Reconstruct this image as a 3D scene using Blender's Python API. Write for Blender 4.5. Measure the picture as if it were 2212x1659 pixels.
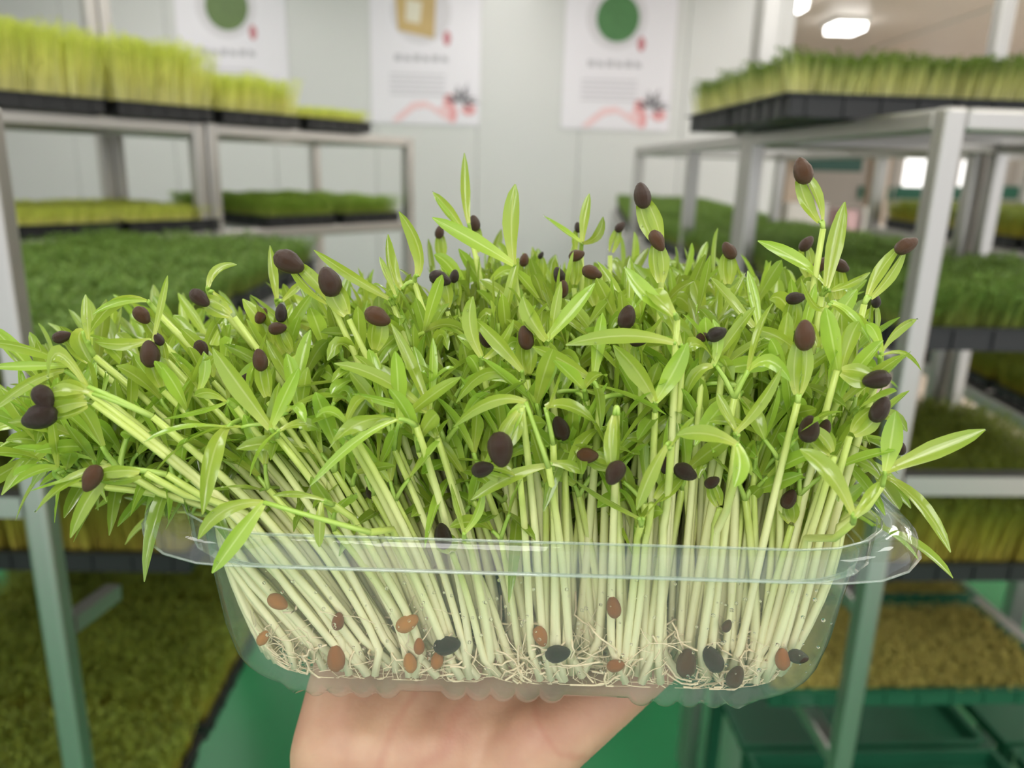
import bpy, bmesh, math, random
from mathutils import Vector as V, Matrix
import numpy as np
random.seed(7); np.random.seed(7)
for o in list(bpy.data.objects): bpy.data.objects.remove(o)
SC = bpy.context.scene; C = SC.collection
# ------------------------------------------------------------------ camera, world, exposure
FPX = 1662.0; TH = math.radians(15.6); RO = math.radians(1.7); EYE = 1.5
FW = V((0, math.cos(TH), -math.sin(TH))); R0 = V((1, 0, 0)); U0 = V((0, math.sin(TH), math.cos(TH)))
CR = R0*math.cos(RO) + U0*math.sin(RO); CU = -R0*math.sin(RO) + U0*math.cos(RO)
CAM = V((0, 0, EYE))
cd = bpy.data.cameras.new('camera'); cam = bpy.data.objects.new('camera', cd); C.objects.link(cam)
m3 = Matrix((CR, CU, -FW)).transposed(); cam.matrix_world = Matrix.Translation(CAM) @ m3.to_4x4()
cd.sensor_width = 36; cd.lens = FPX/2212*36; cd.clip_start = 0.005; cd.clip_end = 100
cd.dof.use_dof = True; cd.dof.focus_distance = 0.178; cd.dof.aperture_fstop = 12.5
SC.camera = cam
def ray(px, py): return FW + CR*((px-1106)/FPX) + CU*((829.5-py)/FPX)
def at(px, py, Y): r = ray(px, py); return CAM + r*(Y/r.y)
def atz(px, py, z): r = ray(px, py); return CAM + r*((z-EYE)/r.z)
def dep(px, py, D): return CAM + ray(px, py)*D
W = bpy.data.worlds.new('world'); SC.world = W; W.use_nodes = True
W.node_tree.nodes['Background'].inputs[0].default_value = (0.95, 0.97, 1.0, 1)
W.node_tree.nodes['Background'].inputs[1].default_value = 1.75
SC.view_settings.view_transform = 'Standard'; SC.view_settings.look = 'None'
SC.view_settings.gamma = 1.0; SC.view_settings.use_curve_mapping = False
SC.view_settings.exposure = -0.42
LAMP = 12.0            # brightness of the ceiling panels
# ------------------------------------------------------------------ materials
def srgb(*c):
    return tuple(((x/255)/12.92 if x/255 <= 0.04045 else ((x/255+0.055)/1.055)**2.4) for x in c) + (1,)
def mat(name):
    m = bpy.data.materials.new(name); m.use_nodes = True
    nt = m.node_tree; return m, nt, nt.nodes['Principled BSDF']
def N(nt, t, **kw):
    n = nt.nodes.new(t)
    for k, v in kw.items(): setattr(n, k, v)
    return n
def setp(b, **kw):
    for k, v in kw.items(): b.inputs[k.replace('_', ' ')].default_value = v
def plain(name, col, rough=0.5, metal=0.0, noise=0.0, scale=20.0, **kw):
    m, nt, b = mat(name); setp(b, Base_Color=col, Roughness=rough, Metallic=metal, **kw)
    if noise:
        tc = N(nt, 'ShaderNodeTexCoord'); n = N(nt, 'ShaderNodeTexNoise'); n.inputs['Scale'].default_value = scale
        n.inputs['Detail'].default_value = 4
        nt.links.new(tc.outputs['Object'], n.inputs['Vector'])
        mx = N(nt, 'ShaderNodeMix', data_type='RGBA')
        mx.inputs['A'].default_value = tuple(c*(1-noise) for c in col[:3]) + (1,)
        mx.inputs['B'].default_value = tuple(min(1, c*(1+noise)) for c in col[:3]) + (1,)
        nt.links.new(n.outputs['Fac'], mx.inputs['Factor']); nt.links.new(mx.outputs['Result'], b.inputs['Base Color'])
    return m
def emit(name, col, st):
    m, nt, b = mat(name); setp(b, Base_Color=(0, 0, 0, 1), Emission_Color=col, Emission_Strength=st, Roughness=1); return m
def ramp(nt, stops):
    r = N(nt, 'ShaderNodeValToRGB'); cr = r.color_ramp
    while len(cr.elements) < len(stops): cr.elements.new(0.5)
    for e, (p, c) in zip(cr.elements, stops): e.position = p; e.color = c
    return r
def leafy(name, vstops, midrib=None, transl=0.45, rough=0.3, spec=0.5, rnd=0.35, coat=0.0):
    """two-sided plant tissue: colour along the UV v axis, per-island variation, optional paler midrib on u = 0.5"""
    m, nt, b = mat(name); L = nt.links
    uv = N(nt, 'ShaderNodeUVMap'); sp = N(nt, 'ShaderNodeSeparateXYZ'); L.new(uv.outputs[0], sp.inputs[0])
    r = ramp(nt, vstops); L.new(sp.outputs['Y'], r.inputs[0]); col = r.outputs[0]
    if midrib:
        a = N(nt, 'ShaderNodeMath', operation='SUBTRACT'); a.inputs[1].default_value = 0.5; L.new(sp.outputs['X'], a.inputs[0])
        a2 = N(nt, 'ShaderNodeMath', operation='ABSOLUTE'); L.new(a.outputs[0], a2.inputs[0])
        mr = N(nt, 'ShaderNodeMapRange'); mr.inputs[1].default_value = 0.025; mr.inputs[2].default_value = 0.07
        mr.inputs[3].default_value = 0.42; mr.inputs[4].default_value = 0.0; L.new(a2.outputs[0], mr.inputs[0])
        mx = N(nt, 'ShaderNodeMix', data_type='RGBA'); L.new(mr.outputs[0], mx.inputs['Factor'])
        L.new(col, mx.inputs['A']); mx.inputs['B'].default_value = midrib; col = mx.outputs['Result']
    g = N(nt, 'ShaderNodeNewGeometry'); hs = N(nt, 'ShaderNodeHueSaturation')
    v1 = N(nt, 'ShaderNodeMapRange'); v1.inputs[3].default_value = 1-rnd; v1.inputs[4].default_value = 1+rnd*0.5
    L.new(g.outputs['Random Per Island'], v1.inputs[0]); L.new(v1.outputs[0], hs.inputs['Value'])
    mm = N(nt, 'ShaderNodeMath', operation='MULTIPLY'); mm.inputs[1].default_value = 7.31
    fr = N(nt, 'ShaderNodeMath', operation='FRACT'); L.new(g.outputs['Random Per Island'], mm.inputs[0]); L.new(mm.outputs[0], fr.inputs[0])
    v2 = N(nt, 'ShaderNodeMapRange'); v2.inputs[3].default_value = 0.486; v2.inputs[4].default_value = 0.507; hs.inputs['Saturation'].default_value = 0.95
    L.new(fr.outputs[0], v2.inputs[0]); L.new(v2.outputs[0], hs.inputs['Hue']); L.new(col, hs.inputs['Color'])
    setp(b, Roughness=rough, Specular_IOR_Level=spec, Coat_Weight=coat, Coat_Roughness=0.07); L.new(hs.outputs[0], b.inputs['Base Color'])
    t = N(nt, 'ShaderNodeBsdfTranslucent'); L.new(hs.outputs[0], t.inputs[0])
    ms = N(nt, 'ShaderNodeMixShader'); ms.inputs[0].default_value = transl
    L.new(b.outputs[0], ms.inputs[1]); L.new(t.outputs[0], ms.inputs[2])
    L.new(ms.outputs[0], nt.nodes['Material Output'].inputs[0])
    return m
M = {}
M['wall'] = plain('wall_panel_white', srgb(209, 207, 206), 0.28, noise=0.02, scale=2)
M['wall2'] = plain('wall_plain', srgb(205, 203, 197), 0.6)
M['ceil'] = plain('ceiling_grey', srgb(236, 228, 220), 0.45)
M['floor'] = plain('floor_green_epoxy', srgb(26, 124, 72), 0.3, noise=0.18, scale=3.5)
M['steel'] = plain('stainless_steel', (0.50, 0.48, 0.455, 1), 0.36, 1.0)
M['black'] = plain('black_plastic', (0.012, 0.012, 0.013, 1), 0.45)
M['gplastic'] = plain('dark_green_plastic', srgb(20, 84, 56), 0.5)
M['paper'] = plain('poster_paper', srgb(232, 226, 234), 0.5)
M['lamp'] = emit('lamp_diffuser', (1, 0.98, 0.94, 1), LAMP)
M['window'] = emit('window_daylight', (1, 0.97, 0.93, 1), 3.0)
M['teal'] = plain('teal_paint', srgb(45, 120, 98), 0.5)
M['dteal'] = plain('dark_teal_board', srgb(40, 88, 78), 0.5, noise=0.25, scale=8)
M['pink'] = plain('pale_pink', srgb(225, 190, 195), 0.5)
M['tallcream'] = plain('cream_paint', srgb(222, 205, 186), 0.5)
M['white'] = plain('white_paint', srgb(226, 226, 222), 0.45)
M['leaf'] = leafy('sprout_leaf', [(0, srgb(206, 220, 98)), (0.3, srgb(170, 197, 58)), (1, srgb(150, 184, 52))], srgb(222, 232, 150), 0.45, 0.24, 0.6, 0.38, 0.6)
M['stem'] = leafy('sprout_stem', [(0, srgb(248, 238, 196)), (0.35, srgb(250, 248, 194)), (0.58, srgb(236, 241, 170)), (0.78, srgb(206, 224, 116)), (1, srgb(166, 200, 66))], None, 0.15, 0.3, 0.5, 0.06)
M['root'] = plain('root_fibre', srgb(228, 208, 174), 0.6)
def hullmat(nm='seed_hull_brown', cols=((31, 19, 15), (55, 32, 21), (98, 61, 33))):
    m, nt, b = mat(nm); tc = N(nt, 'ShaderNodeTexCoord'); n = N(nt, 'ShaderNodeTexNoise')
    n.inputs['Scale'].default_value = 350; nt.links.new(tc.outputs['Object'], n.inputs['Vector'])
    oi = N(nt, 'ShaderNodeObjectInfo'); ad = N(nt, 'ShaderNodeMath', operation='MULTIPLY_ADD')
    ad.inputs[1].default_value = 0.35; nt.links.new(n.outputs['Fac'], ad.inputs[0])
    m2 = N(nt, 'ShaderNodeMath', operation='MULTIPLY'); m2.inputs[1].default_value = 0.65
    nt.links.new(oi.outputs['Random'], m2.inputs[0]); nt.links.new(m2.outputs[0], ad.inputs[2])
    r = ramp(nt, [(0.1, srgb(*cols[0])), (0.55, srgb(*cols[1])), (0.95, srgb(*cols[2]))])
    nt.links.new(ad.outputs[0], r.inputs[0]); nt.links.new(r.outputs[0], b.inputs['Base Color'])
    bp = N(nt, 'ShaderNodeBump'); bp.inputs['Strength'].default_value = 0.6; bp.inputs['Distance'].default_value = 0.0004
    nt.links.new(n.outputs['Fac'], bp.inputs['Height']); nt.links.new(bp.outputs[0], b.inputs['Normal'])
    setp(b, Roughness=0.33); return m
M['hull'] = hullmat(); M['tan'] = hullmat('seed_tan', ((120, 66, 38), (166, 100, 52), (204, 140, 76)))
def clearmat(nm='clear_plastic', haze=0.05):
    m, nt, b = mat(nm); L = nt.links
    tr = N(nt, 'ShaderNodeBsdfTransparent'); tr.inputs[0].default_value = (0.965, 0.98, 0.968, 1)
    gl = N(nt, 'ShaderNodeBsdfGlossy'); gl.inputs['Roughness'].default_value = 0.04
    di = N(nt, 'ShaderNodeBsdfDiffuse'); di.inputs[0].default_value = (0.82, 0.88, 0.84, 1)
    lw = N(nt, 'ShaderNodeLayerWeight'); lw.inputs[0].default_value = 0.42
    bp = N(nt, 'ShaderNodeBump'); bp.inputs['Strength'].default_value = 0.25; bp.inputs['Distance'].default_value = 0.0006
    tc = N(nt, 'ShaderNodeTexCoord'); n = N(nt, 'ShaderNodeTexNoise'); n.inputs['Scale'].default_value = 140
    L.new(tc.outputs['Object'], n.inputs['Vector']); L.new(n.outputs['Fac'], bp.inputs['Height'])
    L.new(bp.outputs[0], gl.inputs['Normal'])
    a = N(nt, 'ShaderNodeMixShader'); a.inputs[0].default_value = haze
    L.new(tr.outputs[0], a.inputs[1]); L.new(di.outputs[0], a.inputs[2])
    c = N(nt, 'ShaderNodeMixShader'); mr = N(nt, 'ShaderNodeMapRange'); mr.inputs[3].default_value = 0.035; mr.inputs[4].default_value = 0.75
    lw.inputs[0].default_value = 0.5; pw = N(nt, 'ShaderNodeMath', operation='POWER'); pw.inputs[1].default_value = 4.0
    L.new(lw.outputs['Facing'], pw.inputs[0]); mr.inputs[3].default_value = 0.05; mr.inputs[4].default_value = 0.8; L.new(pw.outputs[0], mr.inputs[0])
    L.new(mr.outputs[0], c.inputs[0]); L.new(a.outputs[0], c.inputs[1]); L.new(gl.outputs[0], c.inputs[2])
    L.new(c.outputs[0], nt.nodes['Material Output'].inputs[0]); return m
M['clear'] = clearmat(); M['edge'] = clearmat('clear_plastic_edge', 0.14)
def skinmat():
    m, nt, b = mat('skin'); tc = N(nt, 'ShaderNodeTexCoord'); n = N(nt, 'ShaderNodeTexNoise'); n.inputs['Scale'].default_value = 45
    n.inputs['Detail'].default_value = 5; nt.links.new(tc.outputs['Object'], n.inputs['Vector'])
    r = ramp(nt, [(0.3, srgb(166, 118, 98)), (0.5, srgb(177, 137, 112)), (0.72, srgb(190, 156, 128))])
    nt.links.new(n.outputs['Fac'], r.inputs[0]); nt.links.new(r.outputs[0], b.inputs['Base Color'])
    col = r.outputs[0]; hts = []
    for (A, B, wd) in ((dep(930, 1495, 0.2), dep(862, 1659, 0.19), 0.0007), (dep(1104, 1500, 0.2), dep(1000, 1659, 0.19), 0.0009), (dep(1140, 1500, 0.2), dep(1200, 1620, 0.19), 0.0005)):
        nn = (B-A).cross(V((0, 1, 0))).normalized()
        ps = N(nt, 'ShaderNodeVectorMath', operation='SUBTRACT'); ps.inputs[1].default_value = A
        wv = N(nt, 'ShaderNodeTexNoise'); wv.inputs['Scale'].default_value = 60; nt.links.new(tc.outputs['Object'], wv.inputs['Vector'])
        sc = N(nt, 'ShaderNodeVectorMath', operation='SCALE'); sc.inputs['Scale'].default_value = 0.008; nt.links.new(wv.outputs['Color'], sc.inputs[0])
        av = N(nt, 'ShaderNodeVectorMath', operation='ADD'); nt.links.new(tc.outputs['Object'], av.inputs[0]); nt.links.new(sc.outputs[0], av.inputs[1])
        nt.links.new(av.outputs[0], ps.inputs[0]); dt = N(nt, 'ShaderNodeVectorMath', operation='DOT_PRODUCT'); dt.inputs[1].default_value = nn
        nt.links.new(ps.outputs[0], dt.inputs[0]); ab = N(nt, 'ShaderNodeMath', operation='ABSOLUTE'); nt.links.new(dt.outputs['Value'], ab.inputs[0])
        mr = N(nt, 'ShaderNodeMapRange', interpolation_type='SMOOTHSTEP'); mr.inputs[1].default_value = 0; mr.inputs[2].default_value = wd*3
        mr.inputs[3].default_value = 0.3; mr.inputs[4].default_value = 0; nt.links.new(ab.outputs[0], mr.inputs[0])
        mx = N(nt, 'ShaderNodeMix', data_type='RGBA'); nt.links.new(mr.outputs[0], mx.inputs['Factor']); nt.links.new(col, mx.inputs['A'])
        mx.inputs['B'].default_value = srgb(160, 100, 82); col = mx.outputs['Result']
    nt.links.new(col, b.inputs['Base Color'])
    setp(b, Roughness=0.5, Subsurface_Weight=0.25, Subsurface_Scale=0.004); b.inputs['Subsurface Radius'].default_value = (1, 0.35, 0.2)
    n2 = N(nt, 'ShaderNodeTexNoise'); n2.inputs['Scale'].default_value = 420; nt.links.new(tc.outputs['Object'], n2.inputs['Vector'])
    bp = N(nt, 'ShaderNodeBump'); bp.inputs['Strength'].default_value = 0.2; bp.inputs['Distance'].default_value = 0.0005
    nt.links.new(n2.outputs['Fac'], bp.inputs['Height']); nt.links.new(bp.outputs[0], b.inputs['Normal']); return m
M['skin'] = skinmat()
def greensmat(name, lo, mid, hi): return leafy(name, [(0, lo), (0.6, mid), (0.95, hi)], None, 0.4, 0.45, 0.3, 0.3)
# ------------------------------------------------------------------ helpers
def tag(o, label=None, cat=None, group=None, kind=None):
    if label: o['label'] = label
    if cat: o['category'] = cat
    if group: o['group'] = group
    if kind: o['kind'] = kind
    return o
def empty(name, loc=(0, 0, 0)):
    o = bpy.data.objects.new(name, None); o.empty_display_size = 0.02; o.location = loc; C.objects.link(o); return o
def link(name, me, parent=None):
    o = bpy.data.objects.new(name, me); C.objects.link(o)
    if parent is not None: o.parent = parent
    return o
class MB:
    def __init__(s): s.v = []; s.f = []; s.uv = []; s.mi = []
    def add(s, vs, fs, uvs=None, mi=0):
        b = len(s.v); s.v += [tuple(p) for p in vs]; s.f += [tuple(i+b for i in f) for f in fs]
        s.uv += (uvs if uvs else [(0, 0)]*len(vs)); s.mi += [mi]*len(fs)
    def box(s, c, d, ax=None):
        c = V(c); x, y, z = ax if ax else (V((1, 0, 0)), V((0, 1, 0)), V((0, 0, 1)))
        vs = [c + x*(d[0]/2*i) + y*(d[1]/2*j) + z*(d[2]/2*k) for k in (-1, 1) for j in (-1, 1) for i in (-1, 1)]
        s.add(vs, [(0, 2, 3, 1), (4, 5, 7, 6), (0, 1, 5, 4), (2, 6, 7, 3), (0, 4, 6, 2), (1, 3, 7, 5)])
        return s
    def bar(s, a, b, w, h=None, up=V((0, 0, 1))):
        a, b = V(a), V(b); d = (b-a); L = d.length; d = d/L
        if abs(d.dot(up)) > 0.99: up = V((0, 1, 0))
        x = d.cross(up).normalized(); y = x.cross(d)
        return s.box((a+b)/2, (w, L, h or w), (x, d, y))
    def tube(s, pts, rad, n=6, v0=0.0, v1=1.0, cap=True, mi=0):
        pts = [V(p) for p in pts]; k = len(pts); vs = []; uv = []; ref = V((0.31, 0.87, 0.2)).normalized()
        for i, p in enumerate(pts):
            t = (pts[min(i+1, k-1)] - pts[max(i-1, 0)]).normalized()
            a = t.cross(ref).normalized(); b = t.cross(a); r = rad[i] if isinstance(rad, (list, tuple)) else rad
            vv = v0 + (v1-v0)*i/(k-1)
            for j in range(n):
                w = 2*math.pi*j/n; vs.append(p + a*(r*math.cos(w)) + b*(r*math.sin(w))); uv.append((j/n, vv))
        fs = [(i*n+j, i*n+(j+1) % n, (i+1)*n+(j+1) % n, (i+1)*n+j) for i in range(k-1) for j in range(n)]
        if cap: fs += [tuple(range(n-1, -1, -1)), tuple(range((k-1)*n, k*n))]
        s.add(vs, fs, uv, mi)
    def mesh(s, name, mats, smooth=False):
        me = bpy.data.meshes.new(name); me.from_pydata(s.v, [], s.f)
        for m in (mats if isinstance(mats, (list, tuple)) else [mats]): me.materials.append(m)
        li = np.zeros(len(me.loops), dtype=np.int32); me.loops.foreach_get('vertex_index', li)
        u = me.uv_layers.new(name='UVMap'); u.data.foreach_set('uv', np.array(s.uv, dtype=np.float32)[li].ravel())
        me.polygons.foreach_set('material_index', np.array(s.mi, dtype=np.int32))
        if smooth: me.polygons.foreach_set('use_smooth', np.ones(len(me.polygons), dtype=bool))
        me.update(); return me
    def build(s, name, mats, parent=None, smooth=False): return link(name, s.mesh(name, mats, smooth), parent)
def bevel(o, w=0.004, seg=2):
    m = o.modifiers.new('bevel', 'BEVEL'); m.width = w; m.segments = seg; m.limit_method = 'ANGLE'; return o
def struct(name, mb, m, parent=None):
    o = mb.build(name, m, parent)
    if parent is None: o['kind'] = 'structure'
    return o
Z = lambda z: EYE + z
# ------------------------------------------------------------------ the room
WY = 5.3; HX = 1.72; CZ = 2.8; FY = 13.0; RX = 11.0; LX = -3.6; BY = -2.5
FX = 2.5
struct('floor', MB().box(((LX+FX)/2, (BY+FY)/2, -0.05), (FX-LX, FY-BY, 0.1)), M['floor'])
struct('floor_hall', MB().box(((FX+RX)/2, (BY+FY)/2, -0.05), (RX-FX, FY-BY, 0.1)), plain('hall_floor_cream', srgb(222, 208, 192), 0.4, noise=0.04, scale=2))
cl = struct('ceiling', MB().box(((LX+RX)/2, (BY+FY)/2, CZ+0.05), (RX-LX, FY-BY, 0.1)), M['ceil'])
for k in range(9):       # ceiling panel joints as thin battens running into the hall
    x = -2.4 + k*1.5
    MB().box((x, (BY+FY)/2, CZ-0.006), (0.03, FY-BY, 0.012)).build('ceiling_batten', M['white'], cl)
wb = empty('wall_back'); wb['kind'] = 'structure'
pw = (HX-LX)/8
for k in range(8):       # tall insulated wall panels with open joints
    bevel(MB().box((LX+pw*(k+0.5), WY+0.04, CZ/2), (pw-0.003, 0.08, CZ)).build('wall_panel', M['wall'], wb), 0.004, 2)
struct('wall_left', MB().box((LX-0.05, (BY+WY)/2, CZ/2), (0.1, WY-BY, CZ)), M['wall'])
struct('wall_hall_side', MB().box((HX-0.05, (WY+FY)/2+0.1, CZ/2), (0.1, FY-WY, CZ)), M['wall2'])
fw = struct('wall_far', MB().box(((HX+RX)/2, FY+0.05, CZ/2), (RX-HX, 0.1, CZ)), M['wall2'])
struct('wall_right', MB().box((RX+0.05, (3+FY)/2, CZ/2), (0.1, FY-3, CZ)), M['wall2'])
def hallbox(name, x0, y0, x1, y1, Y, th, m, label=None, cat=None, parent=None):
    a = at(x0, y0, Y); b = at(x1, y1, Y)
    o = MB().box(((a.x+b.x)/2, Y+th/2, (a.z+b.z)/2), (abs(b.x-a.x), th, abs(a.z-b.z))).build(name, m, parent)
    if label: tag(o, label, cat)
    return o
for n, (x0, x1) in enumerate(((1945, 2025), (2066, 2128), (2215, 2290))):
    w = hallbox('window_%d' % (n+1), x0, 328, x1, 412, FY-0.02, 0.02, M['window']); w['kind'] = 'structure'
    for (a, b, c, d) in ((x0-6, 322, x0, 418), (x1, 322, x1+6, 418), (x0-6, 322, x1+6, 328), (x0-6, 412, x1+6, 418)):
        hallbox('window_frame', a, b, c, d, FY-0.05, 0.05, M['white'], parent=w)
for x0, x1, s in ((1858, 1925, 'pale teal board beside the far hall corner'), (1935, 2025, 'teal board under the bright far window'),
                  (2050, 2125, 'dark teal board under the second far window'), (2165, 2240, 'dark teal board at the right picture edge')):
    hallbox('wall_board', x0, 402, x1, 432, FY-0.06, 0.04, M['teal'], s, 'board')
nb = empty('notice_board', (at(1795, 345, 9.0).x, 9.0, at(1795, 345, 9.0).z)); tag(nb, 'dark teal board hanging in the hall behind the right rack', 'board')
MB().box((0, 0, 0), (0.70, 0.05, 0.25)).build('panel', M['dteal'], nb)
for sx in (-0.3, 0.3): MB().box((sx, 0, (0.125+CZ-nb.location.z)/2), (0.012, 0.012, CZ-nb.location.z-0.125)).build('hanger', M['steel'], nb)
for x0, x1, s in ((1690, 1725, 'cream upright column beside the dark teal board'), (1875, 1912, 'pale column between the teal board and bright window')):
    o = empty('column', (at((x0+x1)/2, 400, 9.3).x, 9.3, 0)); tag(o, s, 'column')
    wdt = at(x1, 400, 9.3).x - at(x0, 400, 9.3).x
    bevel(MB().box((0, 0, CZ/2), (wdt, 0.2, CZ)).build('shaft', M['tallcream'], o), 0.02)
    bevel(MB().box((0, 0, 0.1), (wdt*1.2, 0.26, 0.2)).build('base', M['white'], o), 0.02)
for x0, y0, x1, y1, mm, s in ((1822, 455, 1856, 505, 'pink', 'pale pink packed carton standing in the hall'), (1858, 448, 1890, 520, 'white', 'white packed carton beside the pink carton'), (1700, 440, 1790, 470, 'white', 'long white carton in the hall behind the right rack')):
    a = at(x0, y1, 7.5); b = at(x1, y0, 7.5); o = empty('carton', ((a.x+b.x)/2, 7.7, 0)); tag(o, s, 'carton')
    bevel(MB().box((0, 0, b.z/2), (b.x-a.x, 0.4, b.z)).build('box', M[mm], o), 0.01)
    MB().box((0, 0, b.z+0.002), (b.x-a.x, 0.06, 0.004)).build('tape', M['tallcream'], o)
# ceiling panels
def ceiling_light(x, y, label, w=0.36, d=0.62, drop=0.0):
    r = empty('ceiling_light', (x, y, CZ-drop))
    if drop:
        for sx in (-0.2, 0.2): MB().box((sx, 0, drop/2), (0.01, 0.01, drop)).build('hanger', M['white'], r)
    tag(r, label, 'light', 'ceiling light panels')
    f = MB()
    for sx in (-1, 1): f.box((sx*(w/2+0.012), 0, -0.02), (0.024, d+0.048, 0.04))
    for sy in (-1, 1): f.box((0, sy*(d/2+0.012), -0.02), (w, 0.024, 0.04))
    f.build('frame', M['white'], r)
    MB().box((0, 0, -0.05), (w-0.01, d-0.01, 0.09)).build('diffuser', M['lamp'], r)
for px, py, t, w_, d_ in ((1826, 60, 'bright ceiling panel in the hall above the right rack', 0.24, 0.3), (1722, 12, 'small ceiling panel beside the tall rack post', 0.1, 0.2)):
    p = atz(px, py, CZ-0.06); ceiling_light(p.x, p.y, t, w_, d_)
ceiling_light(7.2, 10.2, 'ceiling panel in the hall outside the frame')
for x in (-2.2, -0.2, 1.9):
    for y in (-2.0, -0.9, 0.75, 2.6, 4.3): ceiling_light(x, y, 'unseen ceiling panel of the sprout room, rear ones added as fill', 0.6, 0.6 if y > -0.5 else 0.9)  # behind the camera: a row added and panels lengthened as fill light
for x, y in ((3.6, 3.0), (5.6, 4.0), (7.2, 6.4), (8.6, 5.0), (9.4, 8.4)): ceiling_light(x, y, 'added hanging panel brightening the hall ceiling, outside the frame', 0.6, 1.2, 0.4)  # added out of view, hung low to brighten the hall ceiling
# ------------------------------------------------------------------ posters
def poster(px0, ytop, label, dish):
    a = at(px0, 265+(px0-805)*0.03, WY-0.02); w = 0.70; h = 1.05
    r = empty('poster', (a.x, WY-0.006, a.z)); tag(r, label, 'poster', 'wall posters')
    MB().box((w/2, 0, h/2), (w, 0.008, h)).build('sheet', M['paper'], r)
    y = -0.0055
    def flat(name, pts, m, dy=0.0):
        vs = [(p[0]*w, y-dy, p[1]*w) for p in pts] + [(p[0]*w, y-dy+0.0012, p[1]*w) for p in pts]; n = len(pts)
        b = MB(); b.add(vs, [tuple(range(n)), tuple(range(2*n-1, n-1, -1))] + [(i, i+n, (i+1) % n+n, (i+1) % n) for i in range(n)])
        b.build(name, m, r)
    circ = lambda cx, cy, rx, ry, n=32: [(cx+rx*math.cos(2*math.pi*i/n), cy+ry*math.sin(2*math.pi*i/n)) for i in range(n)]
    flat('printed_plate', circ(0.46, 0.96, 0.27, 0.27), PM['plate'])
    if dish == 'toast':
        flat('printed_food', [(0.25, 0.80), (0.58, 0.74), (0.60, 1.2), (0.22, 1.2)], PM['toast'], 0.001)
        flat('printed_food', [(0.32, 0.88), (0.45, 0.86), (0.47, 1.04), (0.33, 1.06)], PM['cream'], 0.002)
    else: flat('printed_food', circ(0.47, 0.955, 0.195, 0.20), PM[dish], 0.001)
    flat('printed_seal', circ(0.695, 0.745, 0.034, 0.062, 16), PM['seal'], 0.001)
    for k in range(6): flat('printed_title', [(0.22+k*0.085, 0.545), (0.28+k*0.085, 0.545), (0.28+k*0.085, 0.60-0.02*(k % 2)), (0.22+k*0.085, 0.60)], PM['grey'], 0.001)
    for k in range(5): flat('printed_text', [(0.17, 0.42-k*0.042), (0.68, 0.42-k*0.042), (0.68, 0.438-k*0.042), (0.17, 0.438-k*0.042)], PM['text'], 0.001)
    flat('printed_ribbon', [(0.18, 0.02), (0.26, 0.02), (0.40, 0.13), (0.52, 0.15), (0.66, 0.06), (0.74, 0.02), (0.80, 0.10), (0.72, 0.24), (0.62, 0.14), (0.50, 0.205), (0.38, 0.19), (0.28, 0.11)], PM['ribbon'], 0.001)
    flat('printed_ribbon', circ(0.72, 0.215, 0.055, 0.06, 14), PM['rib2'], 0.0015)
    flat('printed_ribbon', circ(0.90, 0.14, 0.065, 0.05, 14), PM['rib2'], 0.0015)
    flat('printed_ribbon', circ(0.755, 0.10, 0.035, 0.08, 14), PM['rib2'], 0.0015)
    for k in range(9):
        an = math.radians(70 + (k-4)*27 + (k % 2)*9); c0 = (0.83, 0.21); L = 0.13+0.05*((k*5) % 3)/2
        d = (math.cos(an), math.sin(an)); p = (-d[1]*0.013, d[0]*0.013)
        flat('printed_petal', [c0, (c0[0]+d[0]*L*0.5+p[0], c0[1]+d[1]*L*0.5+p[1]), (c0[0]+d[0]*L, c0[1]+d[1]*L), (c0[0]+d[0]*L*0.5-p[0], c0[1]+d[1]*L*0.5-p[1])], PM['ink'], 0.002)
PM = {'plate': plain('print_plate', srgb(214, 208, 214), 0.5), 'toast': plain('print_toast', srgb(196, 166, 112), 0.5, noise=0.2, scale=9),
      'cream': plain('print_cream', srgb(222, 214, 196), 0.5), 'peas': plain('print_peas', srgb(74, 122, 70), 0.5, noise=0.4, scale=60),
      'cress': plain('print_cress', srgb(92, 116, 58), 0.5, noise=0.4, scale=60), 'seal': plain('print_seal', srgb(196, 120, 128), 0.5),
      'grey': plain('print_grey', srgb(186, 182, 188), 0.5), 'text': plain('print_text', srgb(206, 201, 208), 0.5),
      'ribbon': plain('print_ribbon', srgb(236, 198, 202), 0.5), 'rib2': plain('print_ribbon_red', srgb(230, 160, 164), 0.5), 'ink': plain('print_ink', srgb(96, 92, 96), 0.5)}
poster(395, 0, 'white poster with leafy green dish, behind the left shelf', 'cress')
poster(803, 0, 'white poster with a brown toast picture, between the racks', 'toast')
poster(1212, 0, 'white poster with a round bowl of green peas', 'peas')
# ------------------------------------------------------------------ trays of greens in the racks
TL, TW, TH_ = 0.54, 0.275, 0.032
def tray_mesh(m, name):
    b = MB(); t = 0.003
    b.box((0, 0, t/2), (TL-0.02, TW-0.02, t))
    for s in (-1, 1):
        b.box((s*(TL/2-0.01), 0, TH_/2), (t, TW-0.02, TH_)); b.box((0, s*(TW/2-0.01), TH_/2), (TL-0.02, t, TH_))
        b.box((s*(TL/2-0.005), 0, TH_), (0.012, TW, t)); b.box((0, s*(TW/2-0.005), TH_), (TL, 0.012, t))
        for k in range(-4, 5): b.box((k*0.058, s*(TW/2-0.008), TH_/2), (0.008, 0.005, TH_*0.9))
        for k in range(-2, 3): b.box((s*(TL/2-0.008), k*0.05, TH_/2), (0.005, 0.008, TH_*0.9))
    return b.mesh(name, m)
TRAY = {'black': tray_mesh(M['black'], 'black_tray'), 'green': tray_mesh(M['gplastic'], 'green_tray')}
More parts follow.
